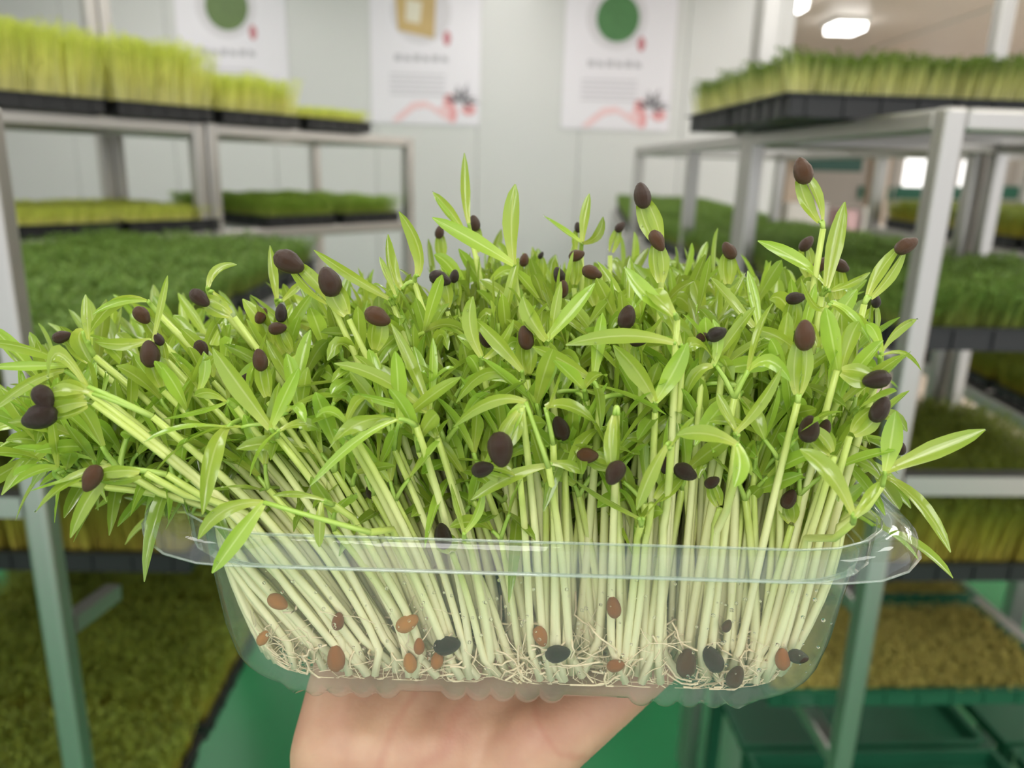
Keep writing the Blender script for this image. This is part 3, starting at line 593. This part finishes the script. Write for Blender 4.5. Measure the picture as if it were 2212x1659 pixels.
# --- sprouts read off the photograph: label, distance from the lens (mm), node, leaves [(attach, [(ctrl x, y, tip x, y, width px)])]
HERO = [
 ('sprout with the tallest narrow upright leaf, left of centre at the back', 205, (1020, 520), [((1012, 482), [(1000, 420, 1003, 330, 23)]), ((1005, 505), [(975, 455, 935, 415, 22), (955, 450, 940, 425, 12)])]),
 ('sprout with one broad upright leaf and one long leaf pointing left, back centre', 190, (1112, 590), [((1110, 572), [(1098, 480, 1113, 398, 36), (1030, 520, 934, 470, 32)])]),
 ('sprout spreading three thin leaves like a fork, back of the tray right of centre', 205, (1255, 545), [((1258, 525), [(1262, 470, 1273, 418, 22), (1225, 505, 1174, 466, 20), (1300, 520, 1303, 468, 20)])]),
 ('sprout with a bright translucent broad leaf, left of centre at the back', 185, (895, 610), [((903, 595), [(925, 540, 862, 457, 42)]), ((868, 625), [(835, 580, 838, 506, 34)])]),
 ('sprout with a lone upright blade beside the brown hull at the upper left', 195, (600, 660), [((598, 645), [(588, 600, 583, 530, 22)]), ((610, 650), [(640, 620, 655, 610, 16)])]),
 ('sprout with a long thin leaf slanting down right, upper left of the tray', 182, (850, 660), [((840, 645), [(760, 600, 678, 540, 22)]), ((855, 640), [(835, 590, 820, 555, 14)])]),
 ('sprout with four star-like leaves at the upper right, above the long hulls', 185, (1775, 640), [((1785, 622), [(1800, 540, 1825, 436, 34), (1735, 555, 1637, 520, 30)]), ((1795, 628), [(1840, 615, 1880, 588, 16), (1830, 600, 1850, 660, 18)])]),
 ('sprout with two wide leaves in a V at the centre right front', 166, (1415, 890), [((1415, 868), [(1385, 800, 1325, 745, 42), (1455, 810, 1485, 740, 40)])]),
 ('sprout with a blurred pale leaf tip closest to the lens, right of centre', 160, (1462, 690), [((1455, 680), [(1420, 640, 1400, 625, 44), (1385, 640, 1350, 578, 40)])]),
 ('sprout with one leaf held level, pointing left below the pale tip', 164, (1475, 760), [((1455, 740), [(1350, 708, 1222, 745, 32)]), ((1470, 745), [(1440, 660, 1425, 640, 26)])]),
 ('sprout with a fan of narrow leaves pointing up left, left of centre', 166, (930, 905), [((922, 890), [(830, 800, 722, 785, 28), (850, 870, 762, 850, 20)]), ((928, 885), [(890, 790, 845, 700, 30), (935, 800, 935, 730, 24)])]),
 ('sprout with a large rounded leaf and shiny curled leaf, left front', 166, (600, 945), [((585, 925), [(520, 840, 460, 752, 46), (610, 860, 645, 795, 32)]), ((605, 930), [(660, 900, 700, 935, 28), (560, 960, 540, 1030, 26)])]),
 ('sprout with a yellow forked leaf pointing left, left of the tray', 168, (510, 880), [((490, 868), [(455, 835, 420, 855, 26), (450, 885, 352, 905, 18)])]),
 ('sprout with narrow leaves crossing in an X, at the centre', 172, (1180, 745), [((1180, 735), [(1140, 690, 1130, 640, 36), (1225, 680, 1285, 612, 30)]), ((1190, 735), [(1195, 680, 1212, 608, 22)])]),
 ('sprout with one dark arched leaf running left from its fork, centre', 170, (1130, 825), [((1127, 800), [(1080, 740, 1025, 688, 32)]), ((1120, 830), [(1050, 760, 985, 870, 30), (1030, 790, 995, 840, 20)])]),
 ('sprout with a bent leaf arching over to the left, centre front', 160, (1185, 1010), [((1135, 868), [(1060, 840, 980, 922, 28), (1110, 890, 1092, 955, 30)])]),
 ('sprout with a pale arched leaf bent to the right, centre front', 162, (1195, 960), [((1178, 880), [(1225, 860, 1285, 912, 36)]), ((1180, 890), [(1200, 830, 1215, 790, 20)])]),
 ('sprout with a pale leaf hanging straight at the lens, lower right of centre', 154, (1450, 960), [((1440, 962), [(1400, 1020, 1375, 1102, 34)]), ((1445, 970), [(1480, 930, 1500, 900, 20)])]),
 ('sprout with a blurred level leaf and one drooping leaf, right front', 152, (1600, 985), [((1590, 960), [(1530, 925, 1462, 940, 36), (1610, 1000, 1585, 1052, 38)])]),
 ('sprout with a wide smooth leaf hanging to the lower right, right front', 152, (1842, 1130), [((1840, 1108), [(1800, 1010, 1728, 970, 46)]), ((1845, 1115), [(1880, 1070, 1900, 1040, 20)])]),
 ('sprout stretching a long leaf far out to the right beyond the rim', 166, (1905, 1050), [((1912, 1018), [(2010, 975, 2128, 928, 40), (1925, 960, 1935, 888, 42)])]),
 ('sprout reaching past the left picture edge with long level leaves', 165, (205, 845), [((150, 790), [(80, 745, -30, 738, 34), (70, 790, -20, 792, 20)]), ((140, 800), [(70, 810, -20, 890, 22)])]),
 ('sprout with a hooked leaf gripping a split hull at the far left', 160, (330, 900), [((190, 835), [(110, 700, 105, 815, 34)]), ((200, 850), [(150, 820, 112, 850, 30)])]),
 ('sprout drooping lowest on the left, three pale leaf tips hanging', 160, (360, 1025), [((240, 1010), [(150, 1020, 78, 1105, 32), (140, 1040, 62, 1062, 18)]), ((250, 1015), [(190, 1050, 152, 1162, 30)])]),
 ('sprout whose shiny leaf hangs over the front rim at the left', 158, (800, 1150), [((570, 1085), [(470, 1080, 428, 1165, 30), (520, 1150, 458, 1238, 36)])]),
 ('sprout with a small leaf tip hanging down at the front rim', 164, (720, 1090), [((695, 1085), [(690, 1130, 690, 1182, 24)]), ((700, 1080), [(640, 1060, 590, 1070, 14)])]),
 ('sprout with a broad leaf arched down left, left of centre front', 160, (900, 920), [((860, 905), [(770, 890, 712, 968, 34), (760, 940, 670, 1050, 20)])]),
 ('sprout with one shiny blunt leaf hanging vertically, left of centre front', 162, (770, 950), [((752, 950), [(740, 990, 745, 1042, 28)]), ((760, 940), [(790, 900, 850, 905, 24)])]),
 ('sprout with a dark leaf laid across the stems, centre front', 164, (1195, 1015), [((1180, 1005), [(1100, 1020, 1018, 1080, 28)]), ((1190, 1000), [(1240, 1000, 1262, 1022, 24)])]),
 ('short sprout with two small upright leaves just above the front rim', 166, (1003, 1165), [((1003, 1150), [(990, 1100, 975, 1045, 18), (1040, 1110, 1042, 1055, 24)])]),
 ('sprout with speckled wide-spread leaves low at the centre right', 166, (1385, 1135), [((1380, 1118), [(1310, 1080, 1240, 1035, 30)]), ((1390, 1118), [(1425, 1070, 1462, 1028, 34)])]),
 ('sprout with one long straight leaf rising to the right, right of centre', 162, (1590, 950), [((1588, 935), [(1645, 880, 1688, 795, 28)]), ((1595, 940), [(1560, 880, 1550, 850, 22)])]),
 ('sprout with an arched double leaf at the upper left edge', 178, (345, 680), [((320, 650), [(255, 615, 190, 722, 26), (255, 640, 200, 680, 16)])]),
 ('sprout with a small upright tip and a drooping blunt leaf, far left', 172, (205, 770), [((192, 735), [(188, 690, 185, 636, 22)]), ((180, 715), [(155, 720, 195, 785, 40)])]),
 ('sprout with a pale wavy leaf held level at the left', 172, (340, 760), [((325, 735), [(270, 750, 205, 738, 26)]), ((330, 740), [(350, 650, 362, 595, 14)])]),
 ('sprout with a thin pale leaf curling right above the left canopy', 190, (455, 640), [((450, 620), [(455, 575, 512, 572, 22)]), ((460, 630), [(480, 650, 500, 660, 14)])]),
 ('sprout with a long leaf slanting to the upper left, centre left canopy', 172, (440, 860), [((430, 845), [(390, 790, 365, 765, 34), (450, 800, 440, 760, 24)])]),
 ('sprout with twin narrow leaves rising at the right of the canopy', 180, (1640, 735), [((1640, 720), [(1570, 640, 1535, 600, 28), (1630, 650, 1615, 585, 24)])]),
 ('sprout with long wet leaves hanging right at the right end', 170, (1810, 665), [((1795, 655), [(1850, 680, 1905, 750, 26), (1840, 660, 1880, 740, 18)]), ((1790, 660), [(1760, 690, 1730, 600, 16)])]),
 ('sprout with a pointed leaf bent out over the right end', 168, (1900, 800), [((1905, 760), [(1925, 710, 1980, 690, 26), (1890, 700, 1870, 700, 24)]), ((1900, 770), [(1960, 740, 1990, 800, 10)])]),
 ('sprout with a leaf standing nearly vertical, left of the pale tip', 172, (1040, 790), [((1040, 770), [(1000, 700, 1022, 640, 32)]), ((1045, 775), [(1080, 760, 1110, 690, 20)])]),
 ('sprout with a pale blunt leaf lying level, centre right', 168, (1560, 790), [((1540, 790), [(1500, 790, 1480, 860, 26), (1560, 740, 1540, 690, 24)])]),
]
DEFN = lambda d: (d + rvec(0.45)).normalized()
def hero(label, D, node, leaves):
    d = D*MM; nd = dep(node[0], node[1], d+3*MM); ls = []
    for (ax, ay), lobes in leaves:
        a = dep(ax, ay, d); out = []
        for cx, cy, tx, ty, w in lobes:
            out.append((dep(cx, cy, d+SR.uniform(-2, 1)*MM), dep(tx, ty, d+SR.uniform(-4, 3)*MM), w*1.05*d/FPX, DEFN(CAMD)))
        ls.append((a, out))
    make_sprout(auto_base(nd), nd, ls, label, None, 'sprouts in the clear tray', 1.0)
for h in HERO: hero(*h)
# --- sprouts that still carry their hull: x, y, length px, angle of the long axis (deg, 0 = right, 90 = up), distance mm, where the leaf comes from (dx, dy), label tail
SEEDS = [
 (628, 568, 70, -28, 178, (92, 95), 'long hull at the upper left tip'), (714, 610, 68, 110, 176, (40, 80), 'large dark hull next to the long upper left hull'),
 (818, 685, 60, -25, 174, (-10, 80), 'hull lying level left of centre'), (436, 645, 50, -40, 180, (70, 40), 'hull on top of a pale folded leaf at the upper left'),
 (568, 683, 38, 60, 190, (20, 70), 'dark hull left of a pair in the left canopy'), (610, 677, 42, 90, 186, (10, 70), 'upright hull of a pair in the left canopy'),
 (603, 710, 40, 10, 184, (30, 60), 'level hull below the pair in the left canopy'), (565, 778, 50, 100, 170, (15, 90), 'small upright hull standing free in the left canopy'),
 (102, 858, 58, -60, 158, (90, -10), 'split hull at the far left, upper of two'), (92, 900, 76, 20, 158, (110, -30), 'hull at the far left, lower of two'),
 (205, 1032, 64, 62, 158, (110, -10), 'round reddish hull hanging lowest at the left'), (328, 765, 60, 95, 172, (25, 80), 'pale brown peeling hull at the left'),
 (347, 733, 32, 120, 174, (10, 60), 'small reddish hull behind the peeling hull'), (312, 682, 44, -50, 186, (40, 60), 'thin dark hull near the upper left edge'),
 (140, 728, 40, 20, 184, (60, 60), 'dark hull tucked at the far upper left'), (440, 754, 40, -60, 180, (20, 70), 'half hidden hull in the left canopy'),
 (532, 818, 26, 60, 178, (10, 60), 'tiny hull peeping out at the left'), (950, 503, 30, 80, 225, (5, 70), 'small hull at the back, left of the tallest leaf'),
 (1025, 484, 36, 100, 215, (5, 70), 'hull just right of the tallest leaf'), (952, 603, 50, -20, 195, (15, 70), 'level hull at the back left of centre'),
 (982, 598, 30, 80, 200, (5, 70), 'small hull touching the level hull at the back'), (1132, 563, 30, 80, 218, (0, 70), 'small dark hull behind the broad upright leaf'),
 (1168, 553, 18, 60, 225, (0, 60), 'tiny hull at the back centre'), (1245, 553, 36, 20, 205, (-5, 70), 'square brown hull under the fork of thin leaves'),
 (1248, 493, 24, 100, 225, (0, 60), 'tiny red-brown hull at the back behind the fork'), (1338, 492, 28, 50, 225, (-20, 60), 'slim hull at the back right of the fork'),
 (1278, 590, 46, -20, 196, (10, 80), 'chestnut hull right of centre at the back'), (1208, 598, 42, 110, 200, (0, 80), 'upper hull of a dark trio at the centre back'),
 (1214, 626, 40, 80, 198, (0, 80), 'lower hull of a dark trio at the centre back'), (1160, 622, 44, 110, 200, (0, 80), 'left hull of a dark trio at the centre back'),
 (1385, 425, 58, 100, 188, (45, 120), 'upright hull high above the canopy right of centre'), (1418, 522, 50, -60, 182, (10, 100), 'round dark hull below the high upright hull'),
 (1572, 543, 42, 120, 196, (0, 80), 'slanting hull in the right back canopy'), (1730, 372, 60, 105, 180, (48, 122), 'hull at the highest tip on the right'),
 (1952, 532, 54, 30, 172, (-85, 125), 'black hull at the rightmost upper tip'), (1738, 528, 40, 50, 200, (10, 80), 'half hidden hull behind the star-like leaves'),
 (1770, 572, 44, 40, 192, (10, 80), 'left of two hulls behind the star-like leaves'), (1812, 576, 40, -30, 192, (0, 80), 'right of two hulls behind the star-like leaves'),
 (1715, 645, 44, 10, 184, (-10, 80), 'level hull in the right canopy'), (1887, 652, 30, 90, 186, (0, 80), 'small hull at the right end of the canopy'),
 (1733, 725, 68, 88, 162, (-10, 145), 'big glossy upright hull at the right front'), (1352, 686, 54, 75, 176, (5, 90), 'split black hull right of centre'),
 (1378, 736, 42, 10, 172, (5, 80), 'dark hull under the split black hull'), (1545, 722, 46, 25, 168, (-30, 90), 'hull of a pair right of centre, right one'),
 (1518, 729, 34, 0, 170, (0, 90), 'hull of a pair right of centre, left one'), (1050, 730, 46, 110, 178, (5, 90), 'hull left of centre in the mid canopy'),
 (1135, 730, 54, 100, 174, (5, 90), 'tall hull at the centre of the canopy'), (1082, 970, 78, 95, 158, (45, -90), 'pale brown hull hanging below a bent leaf at the centre front'),
 (1043, 1012, 50, 15, 162, (80, 20), 'hull beside the pale brown hanging hull'), (1210, 925, 56, 110, 170, (10, 90), 'bronze hull at the centre front behind an arched leaf'),
 (1268, 983, 48, 0, 166, (60, 30), 'dark level hull at the centre front'), (1327, 1020, 58, 60, 156, (5, -140), 'round black hull hanging from two arched leaves'),
 (1435, 1004, 38, 90, 172, (10, 70), 'hidden hull right of the round black hull'), (1478, 1018, 54, -25, 164, (-70, 70), 'open split hull on a speckled leaf'),
 (1535, 1040, 36, 30, 166, (20, 60), 'small copper hull right of the open split hull'), (1895, 884, 62, 60, 162, (-60, 60), 'large torn hull at the right end'),
 (1888, 820, 62, 10, 164, (-80, -20), 'level open hull at the right end'), (1742, 926, 60, 80, 162, (60, 60), 'upright hull low at the right front'),
 (1776, 924, 40, 70, 166, (20, 60), 'half hull right of the low upright hull'), (1700, 1076, 46, 60, 176, (10, 60), 'dark hull deep among the right stems'),
 (1940, 968, 30, 90, 170, (-30, 60), 'small hull behind the long right leaf'), (957, 1156, 58, 100, 172, (20, 40), 'cracked hull caught at the front rim'),
 (925, 908, 26, 0, 166, (20, 40), 'tiny hull under the fan of narrow leaves'), (802, 1062, 30, 110, 180, (10, 50), 'hull deep among the left stems'),
]
for x, y, L, an, D, (dx, dy), tail in SEEDS:
    d = D*MM; p = dep(x, y, d); nd = dep(x+dx, y+dy, d+2*MM); a = math.radians(an); ax = CR*math.cos(a) + CU*math.sin(a)
    side = (CR*dy + CU*dx).normalized(); w = 26*d/FPX*min(1.2, max(0.6, L/50))
    ls = []
    for q in (-1, 1):
        ls.append((p*0.12+nd*0.88 + side*(q*0.4*MM), [((p+nd)/2 + side*(q*0.55*w) + CAMD*(q*1.0*MM), p + side*(q*0.2*w), w, DEFN(CAMD))]))
    make_sprout(auto_base(nd + V((0, 0, -4*MM))), nd, ls, 'sprout with a '+tail, (p + CAMD*1.2*MM, -ax if an > 0 and dy < 0 else ax, L*d/FPX, SR.uniform(0.9, 1.1)), 'sprouts with hulls in the clear tray', 0.95)
# --- the remaining counted sprouts: front rows first
NFREE = 300 - len(HERO) - len(SEEDS)
spots = []
while len(spots) < 1500:
    t = len(spots); x = SR.uniform(-70, 70); y = -34.5 + 68*((t/1500.0)**0.8) + SR.uniform(-2, 2); y = max(-35, min(34, y))
    if any((x-a)**2+(y-b)**2 < (2.0 if t < 500 else 1.5)**2 for a, b in spots[-90:]): 
        if SR.random() < 0.9: continue
    spots.append((x, y))
sides = ('left end', 'left half', 'middle', 'right half', 'right end')
mass = (MB(), MB())
for i, (x, y) in enumerate(spots):
    h = SR.uniform(52, 82) - (5 if y < -20 else 0) - 1*max(0, y)/32
    if SR.random() < (0.34 if y < 0 else 0.25): h *= SR.uniform(0.66, 0.85)
    lx_ = min(0.26, lean(x) + SR.gauss(0, 0.09)); ly_ = (0.22 if y > 0 else -0.05)*abs(y)/32 + SR.gauss(0, 0.06) + 0.02
    h *= 1/(1 + 0.42*max(0, -lx_-0.15))
    if lx_ < -0.55 and y < -12: h = max(h, 50)
    low = y < -24 and h < 64
    base = inside(V((TO.x+x*MM, TO.y+y*MM, FLOOR))); nd = base + V((lx_*h, ly_*h, h))*MM
    up = V((lx_, ly_, 1)).normalized(); ls = rand_leaves(nd, up, 1.0 if y < 10 else 1.1, low)
    if i < NFREE:
        k = min(4, int((x+70)/140*5)); row = 'front' if y < -31 else 'second' if y < -27 else 'third'
        lab = '%s sprout, %s leaves, %s row, %s of the tray' % ('tall' if h > 66 else 'medium' if h > 56 else 'short', 'steep upright' if min(POST) > 0.75 else 'wide spread' if max(POST) < 0.75 else 'drooping' if min(POST) < 0.1 else 'one upright and one level', row, sides[k])
        make_sprout(base, nd, ls, lab, None, 'plain sprouts at the %s of the tray' % sides[k], SR.uniform(0.85, 1.15))
    else: make_sprout(base, nd, ls, '', mass=mass, r0=SR.uniform(0.8, 1.1))
sm = empty('sprout_mass', TO); tag(sm, 'dense mass of sprouts filling the back of the clear tray', 'sprouts', None, 'stuff')
for nme, mb, mt in (('stems', mass[0], 'stem'), ('leaves', mass[1], 'leaf')):
    mb.v = [(p[0]-TO.x, p[1]-TO.y, p[2]-TO.z) for p in mb.v]; o = mb.build(nme, M[mt], sm, True); o['kind'] = 'stuff'
wm, wnt, wb_ = mat('water'); setp(wb_, Base_Color=(1, 1, 1, 1), Roughness=0.02, Transmission_Weight=1.0, IOR=1.33)
bmw = bmesh.new(); bmesh.ops.create_icosphere(bmw, subdivisions=1, radius=1); wv = [v.co.copy() for v in bmw.verts]; wf = [tuple(v.index for v in f.verts) for f in bmw.faces]; bmw.free()
for i in range(170):      # beads on the inside of the front wall
    hh = SR.uniform(10, 36); DROPS.append((TO + V((SR.uniform(-62, 70), -(41.3+1.8*hh/37), hh))*MM, SR.uniform(0.15, 0.55)*MM))
dm = MB()
for p, r in DROPS: dm.add([p-TO + q*r for q in wv], wf)
o = dm.build('water_droplets', wm, None, True); o.location = TO; tag(o, 'tiny water droplets on the sprout leaves and tray wall', 'droplets', None, 'stuff')
# ------------------------------------------------------------------ loose seeds and roots on the tray floor
LOOSE = [(600, 1300, 48, -30, 'red-brown loose seed high against the left tray wall'), (725, 1422, 58, 95, 'tan split seed standing at the tray bottom, left'), (730, 1342, 40, 80, 'pale seed above the tan split seed'),
 (880, 1346, 54, 30, 'tan seed lying high among the roots, left of centre'), (905, 1396, 36, 90, 'small orange seed below the tan seed'), (885, 1432, 44, 100, 'orange-brown seed at the bottom, left of centre'),
 (944, 1426, 40, 80, 'small brown seed right of the orange-brown seed'), (966, 1394, 60, 10, 'large dark seed behind the roots, left of centre'), (1168, 1375, 46, -70, 'bright tan seed against the front wall, centre'),
 (1205, 1412, 56, 10, 'dark seed at the bottom, centre'), (1325, 1312, 48, 100, 'dark red seed stuck high on the front wall'), (1330, 1438, 40, 10, 'red-brown flat seed at the bottom, right of centre'),
 (1482, 1432, 64, 80, 'big black oval seed against the front wall, right'), (1540, 1424, 62, 120, 'grey-brown seed right of the big black seed'), (1588, 1462, 52, 60, 'brown seed low at the right bottom'),
 (1690, 1424, 48, 90, 'amber seed at the right end of the bottom'), (1724, 1418, 46, -10, 'dark brown seed at the far right of the bottom'), (568, 1378, 36, 60, 'small red seed in the left bottom curve'), (1570, 1352, 30, 60, 'small seed hanging in the right roots')]
for i, (x, y, L, an, lab) in enumerate(LOOSE):
    d = 0.181
    for _ in range(6):                        # slide the seed along its line of sight until it lies just inside the front wall
        p = dep(x, y, d); hh = (p.z-TO.z)/MM; d *= (TO.y - (38.5+3.2*min(1, max(0, hh)/30))*MM + 2.0*MM)/p.y
    p.z = max(p.z, TO.z+3.0*MM)
    a = math.radians(an); e = put_hull('seed', p, CR*math.cos(a)+CU*math.sin(a), L*d/FPX, None, (0, 0, 0), i); tag(e, lab, 'seed', 'loose seeds in the clear tray')
    if any(w in lab for w in ('tan', 'orange', 'amber', 'pale', 'red')): e.data = TANS[i % 4]
rm = MB(); RR = random.Random(5)
for i in range(2100):
    x = RR.uniform(-72, 72); y = RR.choice((-1, -1, 1))*RR.uniform(18, 37) if RR.random() < 0.75 else RR.uniform(-35, 35); z = RR.uniform(1.5, 9) if RR.random() < 0.6 else RR.uniform(6, 20)
    y = max(-36+0.1*max(0, 8-z), min(36, y)); p = V((x, y, z)); d = V((RR.gauss(0, 1), RR.gauss(0, 0.5), RR.gauss(-0.3, 0.7))).normalized(); pts = []
    for k in range(7):
        q = inside(TO + V((p.x, p.y, max(1.3, p.z)))*MM) - TO; pts.append(q); d = (d + V((RR.gauss(0, 0.45), RR.gauss(0, 0.3), RR.gauss(-0.05, 0.4)))).normalized(); p = p + d*RR.uniform(1.2, 3.4)
    for k in range(1, 7):
        if (pts[k]-pts[k-1]).length < 1e-5: pts[k] = pts[k] + V((0.0004, 0.0001*k, 0.0001))
    rm.tube(pts, RR.choice((0.07, 0.09, 0.12, 0.16, 0.3))*MM, 4, 0, 1, False)
o = rm.build('root_tangle', M['root'], None, True); o.location = TO; tag(o, 'pale tangle of fine roots along the bottom of the clear tray', 'roots', None, 'stuff')
# ------------------------------------------------------------------ the hand below the tray
def hand():
    bm = bmesh.new()
    def blob(p, r, sc=None): 
        bmesh.ops.create_icosphere(bm, subdivisions=2, radius=r, matrix=Matrix.Translation(p))
    def cap(a, b, ra, rb):
        a, b = V(a), V(b); n = max(2, int((b-a).length/(min(ra, rb)*0.35)))
        for i in range(n+1): t = i/n; blob(a*(1-t)+b*t, ra*(1-t)+rb*t)
    zt = TO.z - 2.5*MM                                # underside of the tray
    O = V((TO.x, TO.y, zt)); mm = lambda x, y, z: O + V((x, y, z))*MM
    wrist = [mm(-49, -32, -62), mm(-37, -35, -64), mm(-26, -33, -63)]
    knuck = [mm(-51, 0, -11), mm(-28, 4, -12), mm(-7, 4, -12), mm(12, 0, -12)]   # little, ring, middle, index
    heel = [mm(-51, -20, -30), mm(-37, -21, -31), mm(-20, -19, -31), mm(-6, -14, -30)]
    arm0, arm1 = mm(-34, -36, -66), mm(-26, -70, -190)
    for dx in (-11, 0, 11): cap(arm0+V((dx*MM, 0, 0)), arm1+V((dx*1.2*MM, 0, 0)), 17*MM, 24*MM)
    for k, h in zip(knuck, heel):
        i = heel.index(h); w = wrist[min(2, i)]
        cap(w, h, 15*MM, 14*MM); cap(h, k, 14*MM, 10.5*MM)
    for a, b in zip(heel, heel[1:]): cap(a, b, 14*MM, 14*MM)
    for a, b in zip(knuck, knuck[1:]): cap(a, b, 10*MM, 10*MM)
    LF = (26, 30, 33, 29)
    for k, L, sp in zip(knuck, LF, (-0.25, -0.08, 0.06, 0.2)):
        a = k; d = V((sp, 1, 0.06)).normalized()
        b = a + d*L*MM*1.35; c = b + V((sp, 0.92, -0.1)).normalized()*L*MM*0.85; e = c + V((sp, 0.8, 0.1)).normalized()*L*MM*0.65
        b.z = c.z = e.z = zt - 8.8*MM
        cap(a, b, 9.6*MM, 8.4*MM); cap(b, c, 8.4*MM, 7.8*MM); cap(c, e, 7.8*MM, 6.6*MM)
    t0 = mm(-20, -29, -50); t1 = mm(4, -20, -26); t2 = mm(36, -2, -12); t3 = mm(56, 16, -11)
    cap(t0, t1, 15*MM, 13.5*MM); cap(t1, t2, 13*MM, 9.6*MM); cap(t2, t3, 9.6*MM, 7.6*MM)
    me = bpy.data.meshes.new('hand'); bm.to_mesh(me); bm.free(); me.materials.append(M['skin'])
    o = link('person', me); r = o.modifiers.new('skin', 'REMESH'); r.mode = 'VOXEL'; r.voxel_size = 0.0016; r.use_smooth_shade = True
    s = o.modifiers.new('smooth', 'SMOOTH'); s.factor = 0.5; s.iterations = 5
    tag(o, 'bare right hand and wrist of a person, palm up under the clear tray', 'person')
hand()
